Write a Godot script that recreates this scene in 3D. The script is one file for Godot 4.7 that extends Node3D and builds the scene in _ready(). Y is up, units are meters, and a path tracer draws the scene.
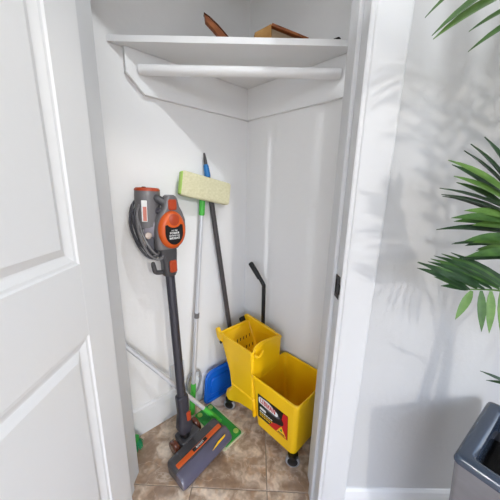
extends Node3D
# A corner closet seen through its open door: cleaning things inside, a potted palm beside it.

var MAT := {}
var used := {}
var nL := Vector3(0.66913, 0, 0.74314)      # normal of the closet's left wall
var nR := Vector3(-0.71325, 0, 0.70091)     # normal of the closet's right wall
var xL := Vector3(0.74314, 0, -0.66913)     # along the left wall, towards the corner
var xR := Vector3(0.70091, 0, 0.71325)      # along the right wall, away from the corner
var K := Vector3(-0.026, 0, -1.4415)        # the closet's inner corner on the floor
const ZF := -0.69                           # hall face of the closet's front wall
const ZB := -0.83                           # its closet face
const CEIL := 2.74

# ---------------------------------------------------------------- mesh building
class MB:
	var v := PackedVector3Array()
	var n := PackedVector3Array()
	func piece(t: PackedVector3Array, x := Transform3D.IDENTITY, limit := 0.72) -> void:
		var vol := 0.0
		for i in range(0, t.size(), 3):
			vol += t[i].dot(t[i + 1].cross(t[i + 2]))
		if x.basis.determinant() < 0.0:
			vol = -vol
		var a := PackedVector3Array()
		for i in range(0, t.size(), 3):
			a.append(x * t[i])
			if vol > 0.0:
				a.append(x * t[i + 2]); a.append(x * t[i + 1])
			else:
				a.append(x * t[i + 1]); a.append(x * t[i + 2])
		var fn := []
		var near := {}
		for i in range(0, a.size(), 3):
			var f := (a[i + 2] - a[i]).cross(a[i + 1] - a[i])
			fn.append(f)
			for k in 3:
				var key := Vector3i((a[i + k] * 40000.0).round())
				if not near.has(key):
					near[key] = []
				near[key].append(i / 3)
		for i in range(0, a.size(), 3):
			var own: Vector3 = fn[i / 3].normalized()
			if own.length_squared() < 0.5:
				continue
			for k in 3:
				var s := Vector3.ZERO
				for j in near[Vector3i((a[i + k] * 40000.0).round())]:
					var g: Vector3 = fn[j]
					if g.normalized().dot(own) > limit:
						s += g
				v.append(a[i + k]); n.append(s.normalized() if s.length() > 0.0 else own)
	func mesh() -> ArrayMesh:
		var arr := []
		arr.resize(Mesh.ARRAY_MAX)
		arr[Mesh.ARRAY_VERTEX] = v
		arr[Mesh.ARRAY_NORMAL] = n
		var m := ArrayMesh.new()
		m.add_surface_from_arrays(Mesh.PRIMITIVE_TRIANGLES, arr)
		return m
	# --- shapes
	func box(c: Vector3, s: Vector3, b := 0.0, x := Transform3D.IDENTITY) -> void:
		var h := s / 2.0
		var t := PackedVector3Array()
		b = minf(b, minf(h.x, minf(h.y, h.z)) * 0.95)
		if b <= 0.0:
			b = 0.00001
		for ax in 3:
			var a1 := (ax + 1) % 3
			var a2 := (ax + 2) % 3
			for sg: float in [-1.0, 1.0]:
				var q := []
				for w in [[-1, -1], [1, -1], [1, 1], [-1, 1]]:
					var p := Vector3.ZERO
					p[ax] = sg * h[ax]; p[a1] = w[0] * (h[a1] - b); p[a2] = w[1] * (h[a2] - b)
					q.append(p + c)
				if sg < 0: q.reverse()
				t.append_array([q[0], q[1], q[2], q[0], q[2], q[3]])
			for s1: float in [-1.0, 1.0]:
				for s2: float in [-1.0, 1.0]:
					var q := []
					for w in [[-1, 0], [1, 0], [1, 1], [-1, 1]]:
						var p := Vector3.ZERO
						p[ax] = w[0] * (h[ax] - b)
						p[a1] = s1 * (h[a1] - (b if w[1] else 0.0)); p[a2] = s2 * (h[a2] - (0.0 if w[1] else b))
						q.append(p + c)
					if s1 * s2 < 0: q.reverse()
					t.append_array([q[0], q[1], q[2], q[0], q[2], q[3]])
		for sx: float in [-1.0, 1.0]:
			for sy: float in [-1.0, 1.0]:
				for sz: float in [-1.0, 1.0]:
					var q := [c + Vector3(sx * h.x, sy * (h.y - b), sz * (h.z - b)), c + Vector3(sx * (h.x - b), sy * h.y, sz * (h.z - b)), c + Vector3(sx * (h.x - b), sy * (h.y - b), sz * h.z)]
					if sx * sy * sz < 0: q.reverse()
					t.append_array(q)
		piece(t, x, 0.9)
	func loft(rings: Array, cap0 := true, cap1 := true, x := Transform3D.IDENTITY, limit := 0.72) -> void:
		var t := PackedVector3Array()
		for i in rings.size() - 1:
			var a: PackedVector3Array = rings[i]
			var b: PackedVector3Array = rings[i + 1]
			var m := a.size()
			for k in m:
				var l := (k + 1) % m
				t.append_array([a[k], a[l], b[l], a[k], b[l], b[k]])
		for e in 2:
			if (cap0 if e == 0 else cap1):
				var a: PackedVector3Array = rings[0] if e == 0 else rings[-1]
				var c := Vector3.ZERO
				for p in a: c += p
				c /= a.size()
				for k in a.size():
					var l := (k + 1) % a.size()
					if e == 0: t.append_array([c, a[l], a[k]])
					else: t.append_array([c, a[k], a[l]])
		piece(t, x, limit)
	func tube(path: Array, r, seg := 12, x := Transform3D.IDENTITY, closed := false) -> void:
		var rings := []
		var up := Vector3.UP
		var m := path.size()
		for i in m:
			var d: Vector3
			if closed: d = path[(i + 1) % m] - path[(i + m - 1) % m]
			else: d = path[mini(i + 1, m - 1)] - path[maxi(i - 1, 0)]
			d = d.normalized()
			if i == 0: up = (Vector3.UP if absf(d.y) < 0.9 else Vector3.RIGHT)
			var s := d.cross(up).normalized()
			up = s.cross(d).normalized()
			var rad: float = r[i] if r is Array else r
			var ring := PackedVector3Array()
			for k in seg:
				var an := TAU * k / seg
				ring.append(path[i] + (s * cos(an) + up * sin(an)) * rad)
			rings.append(ring)
		if closed: rings.append(rings[0])
		loft(rings, not closed, not closed, x)
	func lathe(prof: Array, seg := 24, x := Transform3D.IDENTITY, limit := 0.72) -> void:
		var rings := []
		for p in prof:
			var ring := PackedVector3Array()
			for k in seg:
				var an := TAU * k / seg
				ring.append(Vector3(cos(an) * p[0], p[1], sin(an) * p[0]))
			rings.append(ring)
		loft(rings, true, true, x, limit)
	func prism(poly: Array, d0: float, d1: float, x := Transform3D.IDENTITY, bev := 0.0, limit := 0.72) -> void:
		# a polygon in xy, swept along z
		var pp := PackedVector2Array(poly)
		var idx := Geometry2D.triangulate_polygon(pp)
		var inner := pp
		if bev > 0.0:
			inner = inset(pp, bev)
		var t := PackedVector3Array()
		var cols := [[inner, d0], [pp, d0 + bev], [pp, d1 - bev], [inner, d1]] if bev > 0.0 else [[pp, d0], [pp, d1]]
		for i in cols.size() - 1:
			for k in pp.size():
				var l := (k + 1) % pp.size()
				var a := Vector3(cols[i][0][k].x, cols[i][0][k].y, cols[i][1])
				var b := Vector3(cols[i][0][l].x, cols[i][0][l].y, cols[i][1])
				var c := Vector3(cols[i + 1][0][l].x, cols[i + 1][0][l].y, cols[i + 1][1])
				var d := Vector3(cols[i + 1][0][k].x, cols[i + 1][0][k].y, cols[i + 1][1])
				t.append_array([a, b, c, a, c, d])
		var ccw := not Geometry2D.is_polygon_clockwise(pp)
		for i in range(0, idx.size(), 3):
			var q := [inner[idx[i]], inner[idx[i + 1]], inner[idx[i + 2]]]
			var area: float = (q[1] - q[0]).cross(q[2] - q[0])
			if (area > 0) != ccw: q.reverse()
			t.append_array([Vector3(q[0].x, q[0].y, d1), Vector3(q[1].x, q[1].y, d1), Vector3(q[2].x, q[2].y, d1)])
			t.append_array([Vector3(q[0].x, q[0].y, d0), Vector3(q[2].x, q[2].y, d0), Vector3(q[1].x, q[1].y, d0)])
		piece(t, x, limit)
	func inset(pp: PackedVector2Array, b: float) -> PackedVector2Array:
		var o := PackedVector2Array()
		var sg := 1.0 if Geometry2D.is_polygon_clockwise(pp) else -1.0
		var m := pp.size()
		for k in m:
			var d0 := (pp[k] - pp[(k + m - 1) % m]).normalized()
			var d1 := (pp[(k + 1) % m] - pp[k]).normalized()
			var w := (Vector2(d0.y, -d0.x) + Vector2(d1.y, -d1.x)).normalized()
			o.append(pp[k] + w * b * sg)
		return o

func rrect(x0: float, x1: float, z0: float, z1: float, r: float, y: float, seg := 5) -> PackedVector3Array:
	var p := PackedVector3Array()
	for c in [[x1 - r, z1 - r, 0.0], [x0 + r, z1 - r, PI / 2], [x0 + r, z0 + r, PI], [x1 - r, z0 + r, PI * 1.5]]:
		for k in seg + 1:
			var an: float = c[2] + PI / 2 * k / seg
			p.append(Vector3(c[0] + cos(an) * r, y, c[1] + sin(an) * r))
	return p

func round_poly(pts: Array, r: float, seg := 4) -> Array:
	var o := []
	var m := pts.size()
	for k in m:
		var p: Vector2 = pts[k]
		var a: Vector2 = pts[(k + m - 1) % m]
		var b: Vector2 = pts[(k + 1) % m]
		var d: float = minf(r, minf(p.distance_to(a), p.distance_to(b)) * 0.45)
		var q0 := p + (a - p).normalized() * d
		var q1 := p + (b - p).normalized() * d
		for i in seg + 1:
			var t := float(i) / seg
			o.append(q0.lerp(p, t).lerp(p.lerp(q1, t), t))
	return o

func spline(pts: Array, per := 6) -> Array:
	var o := []
	for i in pts.size() - 1:
		var a: Vector3 = pts[maxi(i - 1, 0)]
		var d: Vector3 = pts[mini(i + 2, pts.size() - 1)]
		for k in per:
			o.append((pts[i] as Vector3).cubic_interpolate(pts[i + 1], a, d, float(k) / per))
	o.append(pts[-1])
	return o

# ---------------------------------------------------------------- nodes
func numbered(called: String) -> String:
	if not used.has(called):
		used[called] = 0
		return called
	used[called] += 1
	return "%s_%03d" % [called, used[called]]

func put(called: String, mb: MB, m: Material, parent: Node3D = self) -> MeshInstance3D:
	return put_mesh(called, mb.mesh(), m, parent)

func put_mesh(called: String, me: Mesh, m: Material, parent: Node3D = self) -> MeshInstance3D:
	var o := MeshInstance3D.new()
	o.name = numbered(called) if parent == self else called
	o.mesh = me
	o.material_override = m
	parent.add_child(o, true)
	return o

func tag(o: Node, label: String, category := "", group := "", kind := "") -> Node:
	o.set_meta("label", label)
	if category: o.set_meta("category", category)
	if group: o.set_meta("group", group)
	if kind: o.set_meta("kind", kind)
	return o

func thing(called: String, label: String, category: String, at := Vector3.ZERO, turn := 0.0) -> Node3D:
	var o := Node3D.new()
	o.name = numbered(called)
	add_child(o)
	o.position = at
	o.rotation.y = turn
	tag(o, label, category)
	return o

func off(o: Vector3) -> Transform3D:
	return Transform3D(Basis.IDENTITY, -o)

func std(color: Color, rough := 0.5, metal := 0.0) -> StandardMaterial3D:
	var m := StandardMaterial3D.new()
	m.albedo_color = color
	m.roughness = rough
	m.metallic = metal
	return m

func noise(freq: float, oct := 4, sd := 1, type := FastNoiseLite.TYPE_SIMPLEX_SMOOTH) -> FastNoiseLite:
	var f := FastNoiseLite.new()
	f.noise_type = type
	f.frequency = freq
	f.fractal_octaves = oct
	f.seed = sd
	return f

func grain(m: StandardMaterial3D, scale: float, strength: float, freq := 0.02, sd := 3) -> StandardMaterial3D:
	var t := NoiseTexture2D.new()
	t.width = 256; t.height = 256; t.seamless = true; t.as_normal_map = true; t.bump_strength = 4.0
	t.noise = noise(freq, 4, sd)
	m.normal_enabled = true
	m.normal_texture = t
	m.normal_scale = strength
	m.uv1_triplanar = true
	m.uv1_world_triplanar = true
	m.uv1_scale = Vector3.ONE * scale
	return m

func tinted(m: StandardMaterial3D, a: Color, b: Color, scale: float, freq := 0.01, sd := 5, world := false) -> StandardMaterial3D:
	var t := NoiseTexture2D.new()
	t.width = 256; t.height = 256; t.seamless = true; t.normalize = true
	t.noise = noise(freq, 5, sd)
	var g := Gradient.new()
	g.set_color(0, a); g.set_color(1, b)
	t.color_ramp = g
	m.albedo_texture = t
	m.albedo_color = Color.WHITE
	m.uv1_triplanar = true
	m.uv1_world_triplanar = world
	m.uv1_scale = Vector3.ONE * scale
	return m

func stone_image() -> ImageTexture:
	var S := 512
	var img := Image.create(S, S, true, Image.FORMAT_RGB8)
	var n1 := noise(0.006, 5, 11)
	var n2 := noise(0.02, 5, 23)
	var n3 := noise(0.09, 3, 31)
	var n4 := noise(0.012, 4, 47)
	for y in S:
		for x in S:
			var w := n4.get_noise_2d(x, y) * 46.0
			var a := n1.get_noise_2d(x + w, y - w) * 0.5 + 0.5
			var b := n2.get_noise_2d(x + w, y) * 0.5 + 0.5
			var c := n3.get_noise_2d(x, y) * 0.5 + 0.5
			var col := Color(0.61, 0.50, 0.41).lerp(Color(0.94, 0.865, 0.78), smoothstep(0.3, 0.68, a * 0.55 + b * 0.45))
			col = col.lerp(Color(0.76, 0.60, 0.46), smoothstep(0.56, 0.76, n4.get_noise_2d(x * 1.7 + 300, y * 1.7) * 0.5 + 0.5) * 0.55)
			col = col.lerp(Color(0.62, 0.55, 0.51), smoothstep(0.58, 0.8, n1.get_noise_2d(x * 1.6 + 900, y * 1.3) * 0.5 + 0.5) * 0.5)
			var vein := absf(n2.get_noise_2d(x * 0.45 + 77 + w * 0.4, y * 0.45))
			col = col.lerp(Color(0.92, 0.87, 0.81), (1.0 - smoothstep(0.0, 0.035, vein)) * 0.45)
			var k := 0.93 + 0.14 * c
			img.set_pixel(x, y, Color(col.r * k, col.g * k, col.b * k))
	img.generate_mipmaps()
	return ImageTexture.create_from_image(img)

func materials() -> void:
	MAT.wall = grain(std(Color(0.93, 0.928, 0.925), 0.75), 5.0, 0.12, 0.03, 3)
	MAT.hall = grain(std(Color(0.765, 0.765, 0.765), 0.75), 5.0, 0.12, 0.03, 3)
	MAT.ceiling = std(Color(0.93, 0.93, 0.93), 0.9)
	MAT.trim = grain(std(Color(0.825, 0.827, 0.83), 0.5), 3.0, 0.04, 0.02, 7)
	MAT.door = grain(std(Color(0.895, 0.895, 0.895), 0.4), 4.0, 0.05, 0.03, 9)
	MAT.shelf = std(Color(0.93, 0.93, 0.93), 0.4)
	MAT.grout = std(Color(0.66, 0.60, 0.54), 0.9)
	MAT.stone = []
	var tex := stone_image()
	for k in 6:
		var m := std(Color(1, 1, 1), 0.38)
		m.albedo_texture = tex
		m.uv1_triplanar = true
		m.uv1_scale = Vector3.ONE * 1.15
		m.uv1_offset = Vector3(0.17 * k, 0.31 * k, 0.43 * k)
		MAT.stone.append(m)
	MAT.black = std(Color(0.035, 0.035, 0.038), 0.42)
	MAT.plate = std(Color(0.05, 0.048, 0.045), 0.35, 0.8)
	MAT.steel = std(Color(0.80, 0.81, 0.83), 0.25, 0.9)
	MAT.white_tube = std(Color(0.84, 0.845, 0.86), 0.28, 0.3)
	MAT.grey = grain(std(Color(0.27, 0.265, 0.275), 0.38), 40.0, 0.05)
	MAT.light_grey = std(Color(0.43, 0.42, 0.425), 0.34)
	MAT.pale_grey = std(Color(0.62, 0.62, 0.63), 0.4)
	MAT.tube_grey = std(Color(0.24, 0.235, 0.265), 0.36, 0.2)
	MAT.orange = std(Color(0.82, 0.35, 0.11), 0.36)
	MAT.red_orange = std(Color(0.68, 0.25, 0.10), 0.42)
	MAT.brown = std(Color(0.40, 0.22, 0.16), 0.25)
	MAT.smoke = std(Color(0.33, 0.32, 0.40), 0.12)
	MAT.smoke.clearcoat_enabled = true
	MAT.smoke.clearcoat = 0.8
	MAT.cable = std(Color(0.24, 0.235, 0.255), 0.4)
	MAT.white = std(Color(0.78, 0.72, 0.68), 0.5)
	MAT.pale_red = std(Color(0.80, 0.50, 0.44), 0.5)
	MAT.yellow = std(Color(0.99, 0.785, 0.07), 0.34)
	MAT.green = std(Color(0.30, 0.72, 0.27), 0.45)
	MAT.deep_green = std(Color(0.16, 0.60, 0.24), 0.5)
	MAT.lime = std(Color(0.66, 0.80, 0.38), 0.6)
	MAT.cream = grain(tinted(std(Color.WHITE, 0.95), Color(0.80, 0.78, 0.62), Color(0.90, 0.88, 0.76), 14.0, 0.02, 15), 14.0, 0.8, 0.05, 19)
	MAT.pole = std(Color(0.30, 0.285, 0.29), 0.4, 0.3)
	MAT.blue = std(Color(0.05, 0.40, 0.82), 0.35)
	MAT.tip_blue = std(Color(0.10, 0.45, 0.72), 0.4)
	MAT.bristle = std(Color(0.02, 0.55, 0.33), 0.6)
	MAT.card = tinted(std(Color.WHITE, 0.85), Color(0.70, 0.50, 0.28), Color(0.80, 0.62, 0.38), 6.0, 0.01, 25)
	MAT.wood = tinted(std(Color.WHITE, 0.45), Color(0.48, 0.24, 0.10), Color(0.68, 0.40, 0.20), 5.0, 0.012, 27)
	MAT.planter = grain(tinted(std(Color.WHITE, 0.6), Color(0.41, 0.405, 0.42), Color(0.47, 0.465, 0.48), 3.0, 0.008, 29), 8.0, 0.25, 0.03, 30)
	MAT.rim = std(Color(0.20, 0.245, 0.31), 0.24)  # blue in this colour stands in for sky reflected on the rim
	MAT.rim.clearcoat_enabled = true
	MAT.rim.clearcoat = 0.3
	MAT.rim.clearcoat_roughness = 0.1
	MAT.soil = grain(std(Color(0.05, 0.042, 0.036), 0.95), 10.0, 1.0, 0.06, 33)
	MAT.bark = tinted(std(Color.WHITE, 0.8), Color(0.36, 0.27, 0.17), Color(0.52, 0.44, 0.26), 9.0, 0.02, 35)
	MAT.leaf = []
	for c in [[Color(0.17, 0.30, 0.13), Color(0.31, 0.45, 0.20)], [Color(0.26, 0.40, 0.16), Color(0.43, 0.56, 0.28)], [Color(0.11, 0.21, 0.12), Color(0.20, 0.32, 0.18)]]:
		var m := tinted(std(Color.WHITE, 0.45), c[0], c[1], 9.0, 0.012, 41)
		m.backlight_enabled = true
		m.backlight = Color(0.12, 0.18, 0.06)
		MAT.leaf.append(m)
	MAT.label_black = std(Color(0.055, 0.05, 0.055), 0.35)
	MAT.label_red = std(Color(0.80, 0.07, 0.09), 0.4)
	MAT.label_grey = std(Color(0.36, 0.36, 0.40), 0.4)
	MAT.paper = std(Color(0.93, 0.93, 0.92), 0.5)
	MAT.glass = std(Color(0.9, 0.95, 1.0, 0.06), 0.02)
	MAT.glass.transparency = BaseMaterial3D.TRANSPARENCY_ALPHA
	MAT.lamp = std(Color(1, 1, 1), 0.5)
	MAT.lamp.emission_enabled = true
	MAT.lamp.emission = Color(1.0, 0.97, 0.93)
	MAT.lamp.emission_energy_multiplier = 3.0

# ---------------------------------------------------------------- start
func _ready() -> void:
	# camera
	var cam := Camera3D.new()
	cam.name = "camera"
	cam.fov = 2.0 * rad_to_deg(atan(250.0 / 257.0))
	cam.near = 0.02
	var th := deg_to_rad(13.4)
	var ro := 0.021
	var fw := Vector3(0, -sin(th), -cos(th))
	var u0 := Vector3(0, cos(th), -sin(th))
	var rt := Vector3.RIGHT * cos(ro) + u0 * sin(ro)
	var up := u0 * cos(ro) - Vector3.RIGHT * sin(ro)
	cam.transform = Transform3D(Basis(rt, up, -fw), Vector3(0, 1.1625, 0))
	add_child(cam)
	cam.current = true
	# sky and exposure
	var sm := ProceduralSkyMaterial.new()
	sm.sky_top_color = Color(0.60, 0.74, 0.93)
	sm.sky_horizon_color = Color(0.975, 0.97, 0.96)
	sm.ground_bottom_color = Color(0.52, 0.51, 0.49)
	sm.ground_horizon_color = Color(0.80, 0.80, 0.78)
	sm.sky_curve = 0.2
	var sky := Sky.new()
	sky.sky_material = sm
	var env := Environment.new()
	env.background_mode = Environment.BG_SKY
	env.sky = sky
	env.background_energy_multiplier = 5.3
	env.tonemap_mode = Environment.TONE_MAPPER_LINEAR
	env.tonemap_exposure = 0.95
	env.sdfgi_enabled = true
	env.ssao_enabled = true
	env.ssil_enabled = true
	var we := WorldEnvironment.new()
	we.name = "world_environment"
	we.environment = env
	add_child(we)
	# low hazy sun through the glass wall behind the camera
	var sun := DirectionalLight3D.new()
	sun.name = "sun"
	sun.light_color = Color(1.0, 0.975, 0.94)
	sun.light_energy = 0.33
	sun.light_angular_distance = 2.4
	sun.shadow_enabled = true
	sun.sky_mode = DirectionalLight3D.SKY_MODE_LIGHT_ONLY
	add_child(sun)
	sun.look_at_from_position(Vector3.ZERO, -Vector3(0.444, 0.266, 0.856), Vector3.UP)

	materials()
	shell()
	floor_tiles()
	trims()
	door()
	shelf()
	downlights()
	bucket()
	vacuum()
	dust_mop()
	dark_pole()
	flat_mop()
	dustpan()
	small_things()
	planter()
	palm()

# ---------------------------------------------------------------- the rooms
func structure(o: Node3D, label: String, category: String) -> void:
	tag(o, label, category, "", "structure")

func bx(m: MB, a: Vector3, b: Vector3, bev := 0.0) -> void:
	m.box((a + b) / 2.0, (b - a).abs(), bev)

func wall_poly(a: Vector3, b: Vector3, back: Vector3, y0: float, y1: float) -> MB:
	var m := MB.new()
	var r0 := PackedVector3Array([a, b, b + back, a + back])
	var r1 := PackedVector3Array()
	for k in 4:
		r1.append(r0[k] + Vector3(0, y1, 0)); r0[k] += Vector3(0, y0, 0)
	m.loft([r0, r1], true, true, Transform3D.IDENTITY, 0.95)
	return m

func shell() -> void:
	var m := MB.new()
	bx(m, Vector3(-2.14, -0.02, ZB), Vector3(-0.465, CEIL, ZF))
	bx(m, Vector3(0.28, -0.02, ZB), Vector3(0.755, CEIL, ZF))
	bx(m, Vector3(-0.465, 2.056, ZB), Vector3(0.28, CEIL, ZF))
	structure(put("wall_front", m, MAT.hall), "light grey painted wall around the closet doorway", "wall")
	var tl := (1.4415 + ZB) / 0.66913
	structure(put("wall_left", wall_poly(K - xL * tl, K, -nL * 0.05, -0.02, CEIL), MAT.wall), "white closet wall on the left, behind the leaning cleaning tools", "wall")
	var tr := (1.4415 + ZB) / 0.71325
	structure(put("wall_right", wall_poly(K, K + xR * tr, -nR * 0.03, -0.02, CEIL), MAT.wall), "grey-white closet wall on the right, behind the yellow bucket", "wall")
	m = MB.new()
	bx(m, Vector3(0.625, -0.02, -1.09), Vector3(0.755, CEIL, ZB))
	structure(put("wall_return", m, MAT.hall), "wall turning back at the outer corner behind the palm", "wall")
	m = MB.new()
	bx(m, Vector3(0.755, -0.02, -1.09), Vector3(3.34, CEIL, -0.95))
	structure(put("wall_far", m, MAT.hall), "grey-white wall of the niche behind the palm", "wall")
	m = MB.new()
	bx(m, Vector3(-2.14, -0.02, ZF), Vector3(-2.0, CEIL, 2.6))
	structure(put("wall_west", m, MAT.wall), "white hall wall beyond the open closet door", "wall")
	m = MB.new()
	bx(m, Vector3(3.2, -0.02, -0.95), Vector3(3.34, 0.15, 2.6))
	bx(m, Vector3(3.2, 2.35, -0.95), Vector3(3.34, CEIL, 2.6))
	bx(m, Vector3(3.2, 0.15, -0.95), Vector3(3.34, 2.35, -0.85))
	bx(m, Vector3(3.2, 0.15, 0.75), Vector3(3.34, 2.35, 2.6))
	structure(put("wall_east", m, MAT.wall), "white hall wall with a window, to the right of the palm", "wall")
	m = MB.new()
	bx(m, Vector3(-2.14, -0.02, 2.6), Vector3(-1.8, CEIL, 2.74))
	bx(m, Vector3(3.1, -0.02, 2.6), Vector3(3.34, CEIL, 2.74))
	bx(m, Vector3(-1.8, 2.55, 2.6), Vector3(3.1, CEIL, 2.74))
	structure(put("wall_back", m, MAT.wall), "white hall wall with a glass door, opposite the closet", "wall")
	m = MB.new()
	bx(m, Vector3(-2.14, CEIL, -1.6), Vector3(3.34, CEIL + 0.1, 2.74))
	structure(put("ceiling", m, MAT.ceiling), "white ceiling over hall and closet", "ceiling")
	# windows: frame and panes
	m = MB.new()
	for zz: float in [-0.85, -0.075, 0.70]:
		bx(m, Vector3(3.25, 0.15, zz), Vector3(3.29, 2.35, zz + 0.05), 0.004)
	bx(m, Vector3(3.25, 0.15, -0.85), Vector3(3.29, 0.20, 0.75), 0.004)
	bx(m, Vector3(3.25, 2.30, -0.85), Vector3(3.29, 2.35, 0.75), 0.004)
	var w := put("window_1", m, MAT.trim)
	structure(w, "tall white framed window on the wall right of the palm", "window")
	for zz: float in [-0.80, -0.025]:
		var g := MB.new()
		bx(g, Vector3(3.268, 0.20, zz), Vector3(3.272, 2.30, zz + 0.725))
		put("pane", g, MAT.glass, w)
	m = MB.new()
	for k in 5:
		var xx := -1.8 + 1.21 * k
		bx(m, Vector3(xx, 0.0, 2.64), Vector3(xx + 0.06, 2.55, 2.69), 0.004)
	bx(m, Vector3(-1.8, 0.0, 2.64), Vector3(3.1, 0.07, 2.69), 0.004)
	bx(m, Vector3(-1.8, 2.49, 2.64), Vector3(3.1, 2.55, 2.69), 0.004)
	w = put("door_2", m, MAT.trim)  # unseen glass front, widened across the wall to let in more sky fill
	structure(w, "white framed sliding glass doors opposite the closet, unseen and widened for more sky fill", "door")
	for k in 4:
		var g := MB.new()
		bx(g, Vector3(-1.74 + 1.21 * k, 0.07, 2.663), Vector3(-0.59 + 1.21 * k, 2.49, 2.667))
		put("pane", g, MAT.glass, w)

func floor_tiles() -> void:
	var m := MB.new()
	bx(m, Vector3(-2.14, -0.12, -1.6), Vector3(3.34, -0.004, 2.74))
	var f := put("floor", m, MAT.grout)
	structure(f, "beige and brown mottled stone tile floor", "floor")
	var t := MB.new()
	t.box(Vector3(0, -0.006, 0), Vector3(0.296, 0.012, 0.606), 0.0015)
	var me := t.mesh()
	var bs := Basis(Vector3.UP, -0.026)
	var k := 0
	for i in range(-8, 12):
		for j in range(-3, 7):
			var p := Vector3(0.087, 0, -0.770) + bs * Vector3((i + 0.5) * 0.299, 0, (j + 0.5) * 0.609)
			k += 1
			if p.x < -2.0 or p.x > 3.2 or p.z > 2.6 or p.z < -2.2:
				continue
			if p.z < -1.0 and (p.x < -0.75 or p.x > 0.6):
				continue
			var o := put_mesh("tile", me, MAT.stone[(k * 7 + i * 3 + j) % 6], f)
			o.transform = Transform3D(bs * Basis(Vector3.UP, PI if (i + j) % 2 else 0.0), p)

func casing_profile(w: float) -> Array:
	# across the casing from the opening outwards (x) and its depth off the wall (y)
	return [Vector2(0, 0), Vector2(0, 0.008), Vector2(0.003, 0.010), Vector2(0.010, 0.010), Vector2(0.013, 0.013), Vector2(0.022, 0.0145), Vector2(w - 0.012, 0.017), Vector2(w - 0.004, 0.016), Vector2(w, 0.012), Vector2(w, 0)]

func trims() -> void:
	# jambs with their stops
	var m := MB.new()
	bx(m, Vector3(-0.465, 0, ZB), Vector3(-0.445, 2.056, ZF), 0.002)
	bx(m, Vector3(-0.447, 0, -0.765), Vector3(-0.434, 2.036, -0.729), 0.003)
	structure(put("trim_1", m, MAT.trim), "white painted hinge-side door jamb", "trim")
	m = MB.new()
	bx(m, Vector3(0.26, 0, ZB), Vector3(0.28, 2.056, ZF), 0.002)
	bx(m, Vector3(0.249, 0, -0.765), Vector3(0.262, 2.036, -0.729), 0.003)
	var j := put("trim_2", m, MAT.trim)
	structure(j, "white painted door jamb with a dark strike plate", "trim")
	# strike plate with its latch hole
	m = MB.new()
	for p in [[0.854, 0.868, -0.7275, -0.692], [0.908, 0.922, -0.7275, -0.692], [0.868, 0.908, -0.7275, -0.7195], [0.868, 0.908, -0.7015, -0.692]]:
		bx(m, Vector3(0.2575, p[0], p[2]), Vector3(0.2605, p[1], p[3]), 0.0006)
	m.box(Vector3(0.2555, 0.888, -0.6895), Vector3(0.003, 0.030, 0.012), 0.001)
	var sp := put("strike_plate", m, MAT.plate, j)
	sp.set_meta("label", "dark bronze strike plate")
	m = MB.new()
	bx(m, Vector3(0.2588, 0.868, -0.7195), Vector3(0.2604, 0.908, -0.7015))
	put("latch_hole", m, MAT.black, j)
	m = MB.new()
	bx(m, Vector3(-0.445, 2.036, ZB), Vector3(0.26, 2.056, ZF), 0.002)
	bx(m, Vector3(-0.445, 2.025, -0.765), Vector3(0.26, 2.038, -0.729), 0.003)
	structure(put("trim_3", m, MAT.trim), "white painted door head above the opening", "trim")
	# casings
	var W := 0.093
	m = MB.new()
	m.prism(casing_profile(W), 0.0, 2.16, Transform3D(Basis(Vector3.RIGHT, Vector3(0, 0, 1), Vector3.UP), Vector3(0.258, 0, ZF)), 0.0, 0.9)
	structure(put("trim_4", m, MAT.trim), "white door casing right of the opening, beside the palm", "trim")
	m = MB.new()
	m.prism(casing_profile(W), 0.0, 2.16, Transform3D(Basis(Vector3.LEFT, Vector3(0, 0, 1), Vector3.UP), Vector3(-0.451, 0, ZF)), 0.0, 0.9)
	structure(put("trim_5", m, MAT.trim), "white door casing behind the open door", "trim")
	m = MB.new()
	m.prism(casing_profile(W), -0.451, 0.258, Transform3D(Basis(Vector3.UP, Vector3(0, 0, 1), Vector3.RIGHT), Vector3(0, 2.042, ZF)), 0.0, 0.9)
	structure(put("trim_6", m, MAT.trim), "white door casing over the opening", "trim")
	# baseboards: profile is depth off the wall, height
	var bp := [Vector2(0, 0), Vector2(0.013, 0), Vector2(0.013, 0.118), Vector2(0.010, 0.126), Vector2(0.009, 0.138), Vector2(0.004, 0.146), Vector2(0, 0.148)]
	m = MB.new()
	m.prism(bp, 0.351, 0.755, Transform3D(Basis(Vector3(0, 0, 1), Vector3.UP, Vector3.RIGHT), Vector3(0, 0, ZF)), 0.0, 0.9)
	structure(put("baseboard_front", m, MAT.door), "white baseboard between door casing and planter", "baseboard")
	m = MB.new()
	m.prism(bp, 0.0, 0.9, Transform3D(Basis(nL, Vector3.UP, -xL), K), 0.0, 0.9)
	structure(put("baseboard_left", m, MAT.door), "white baseboard along the closet's left wall", "baseboard")
	m = MB.new()
	m.prism(bp, 0.0, 0.85, Transform3D(Basis(nR, Vector3.UP, xR), K), 0.0, 0.9)
	structure(put("baseboard_right", m, MAT.door), "white baseboard along the closet's right wall", "baseboard")

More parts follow.
